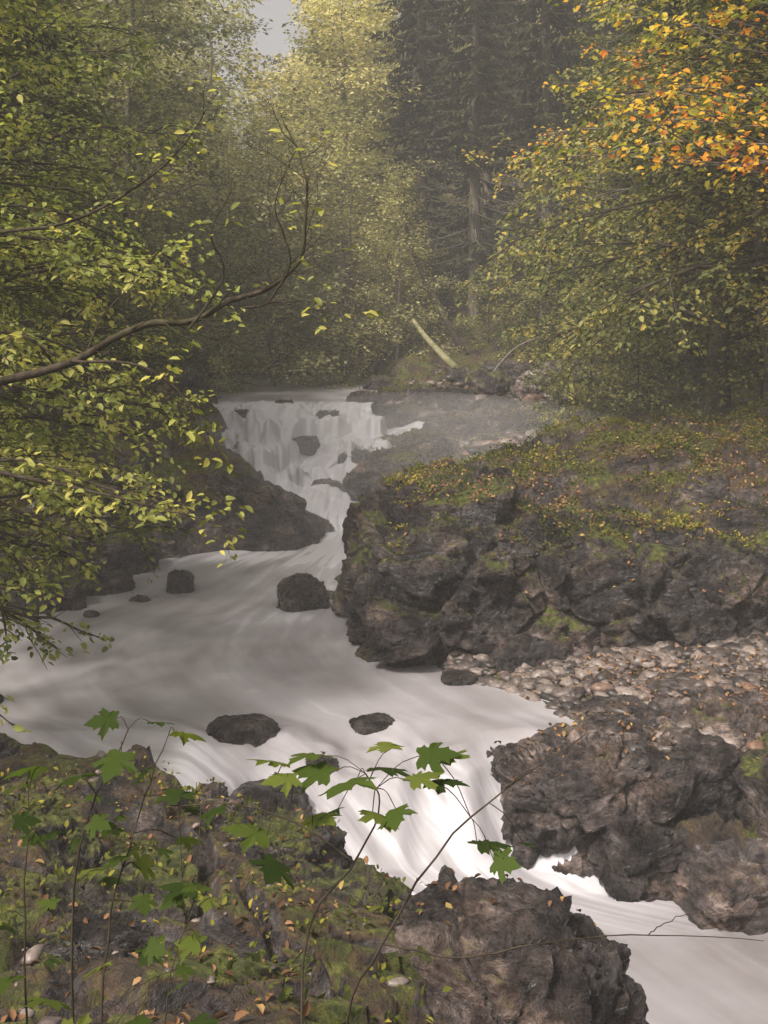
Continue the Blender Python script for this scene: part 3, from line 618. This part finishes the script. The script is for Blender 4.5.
sapling('sycamore_sapling',[([(-.12,3.1,1.6),(-.10,3.05,2.1),(-.01,3.,2.31),(.15,3.,2.58),(.32,3.,2.74),(.56,3.05,2.88)],.005,.0015),
    ([(-.2,3.0,1.6),(-.22,3.,2.3),(-.08,3.,2.55),(-.01,3.,2.70),(-.05,3.,2.79)],.004,.002),
    ([(-.08,3.,2.55),(-.25,3.,2.66),(-.42,3.02,2.70),(-.6,3.05,2.68)],.003,.0015),
    ([(.0,3.,2.33),(.2,2.98,2.3),(.45,2.95,2.36),(.72,3.,2.35),(1.05,3.05,2.31)],.003,.001),
    ([(.45,2.95,2.36),(.55,2.95,2.30),(.62,2.97,2.27)],.002,.001),([(.72,3.,2.35),(.8,3.,2.40),(.9,3.,2.41)],.0015,.0008),([(.32,3.,2.74),(.4,3.,2.8),(.5,3.,2.79)],.002,.001)],L1)
L2=[(-.78,3.2,2.87,.09,1.8),(-.68,3.2,2.86,.09,-1.4),(-.60,3.15,2.85,.10,-1.2),(-.74,3.1,2.81,.10,2.9),(-.97,3.1,2.77,.11,1.4),(-.88,3.1,2.74,.11,-2.8),(-1.04,3.2,2.68,.1,1.2),(-.8,3.,2.66,.08,-2.),(-.98,2.9,2.28,.1,1.),(-.9,2.9,2.24,.1,-2.5),(-.75,2.95,2.3,.08,2.8),(-1.05,3.,2.4,.09,2.),
    (-.82,2.8,2.2,.1,-1.7),(-.5,2.9,2.18,.09,-2.6),(-.62,2.85,2.22,.09,2.2),(-.72,3.,2.55,.07,.7)]
for _ in range(30):
    L2.append((rng.uniform(-1.1,-.45),rng.uniform(2.9,3.4),rng.uniform(2.1,2.70),rng.uniform(.04,.08),rng.uniform(-3.1,3.1)))
sapling('sycamore_sapling',[([(-.86,3.1,1.5),(-.88,3.1,2.25),(-.84,3.1,2.6),(-.74,3.2,2.84)],.005,.002),([(-.8,3.05,1.6),(-.76,3.,2.3),(-.70,3.1,2.6),(-.62,3.15,2.84)],.004,.0015),
    ([(-.95,3.,1.6),(-.98,3.,2.3),(-1.0,3.1,2.7)],.004,.0015),([(-.92,2.9,1.6),(-.72,2.9,2.15),(-.55,2.9,2.3)],.003,.001),([(-.6,2.95,1.6),(-.58,2.95,2.2),(-.5,3.,2.5)],.003,.001)],L2)

# ------------------------------------------------------------ mist
def vol(name,dens,col,an=.3):
    m=bpy.data.materials.new(name);m.use_nodes=True;nt=m.node_tree
    for n in list(nt.nodes): nt.nodes.remove(n)
    o=nt.nodes.new('ShaderNodeOutputMaterial');v=nt.nodes.new('ShaderNodeVolumeScatter')
    v.inputs['Density'].default_value=dens;v.inputs['Color'].default_value=(*col,1);v.inputs['Anisotropy'].default_value=an
    nt.links.new(v.outputs[0],o.inputs['Volume']);return m
bm=bmesh.new();bmesh.ops.create_cube(bm,size=1)
for v in bm.verts: v.co=Vector((v.co.x*200,v.co.y*180+80,v.co.z*32+12))
me=bpy.data.meshes.new('valley_mist');bm.to_mesh(me);bm.free();me.materials.append(vol('haze',.0033,(1,.98,.94),-.1))
link(bpy.data.objects.new('valley_mist',me))
P,F=ico(4);mk('waterfall_mist',[(P*np.array((6.5,4.5,1.8)),F,0,0.)],[vol('spray',.06,(1,.97,.96),-.3)],loc=(.6,24.8,.8))
P,F=ico(4);mk('river_mist',[(P*np.array((5.5,4.,.7)),F,0,0.)],[vol('river_spray',.02,(1,.97,.96),-.3)],loc=(-2.,17.5,.3))

# ------------------------------------------------------------ light, world, camera
w=bpy.data.worlds.new('World');scene.world=w;w.use_nodes=True;nt=w.node_tree
bg=nt.nodes['Background'];sk=nt.nodes.new('ShaderNodeTexSky');sk.sky_type='NISHITA';sk.sun_disc=False
el,azm=R_(52),R_(-138)
sk.sun_elevation=el;sk.sun_rotation=azm;sk.dust_density=5.;sk.air_density=1.2;sk.ozone_density=.6
hs=nt.nodes.new('ShaderNodeHueSaturation');hs.inputs['Saturation'].default_value=.25
mx=nt.nodes.new('ShaderNodeMix');mx.data_type='RGBA';mx.blend_type='MULTIPLY';mx.inputs[0].default_value=1;mx.inputs[7].default_value=(1.08,1,.93,1)
nt.links.new(sk.outputs[0],hs.inputs['Color']);nt.links.new(hs.outputs[0],mx.inputs[6]);nt.links.new(mx.outputs[2],bg.inputs[0]);bg.inputs[1].default_value=.15
sl=bpy.data.lights.new('sun','SUN');sl.energy=4.8;sl.angle=R_(8);sl.color=(1,.92,.84)
so=bpy.data.objects.new('sun',sl);link(so)
d=Vector((math.sin(azm)*math.cos(el),math.cos(azm)*math.cos(el),math.sin(el)))
so.rotation_euler=d.to_track_quat('Z','Y').to_euler();so.location=(0,0,40)
cam=bpy.data.cameras.new('camera');co=bpy.data.objects.new('camera',cam);link(co)
co.location=(0,0,4);co.rotation_euler=(R_(90),0,0)
cam.sensor_fit='VERTICAL';cam.sensor_height=36;cam.sensor_width=27;cam.lens=36*1100/1024;cam.shift_y=-(512-330)/1024
cam.clip_end=1000;cam.clip_start=.05
scene.camera=co
scene.view_settings.view_transform='Standard';scene.view_settings.look='None';scene.view_settings.exposure=0
print('done',time.time()-T0)
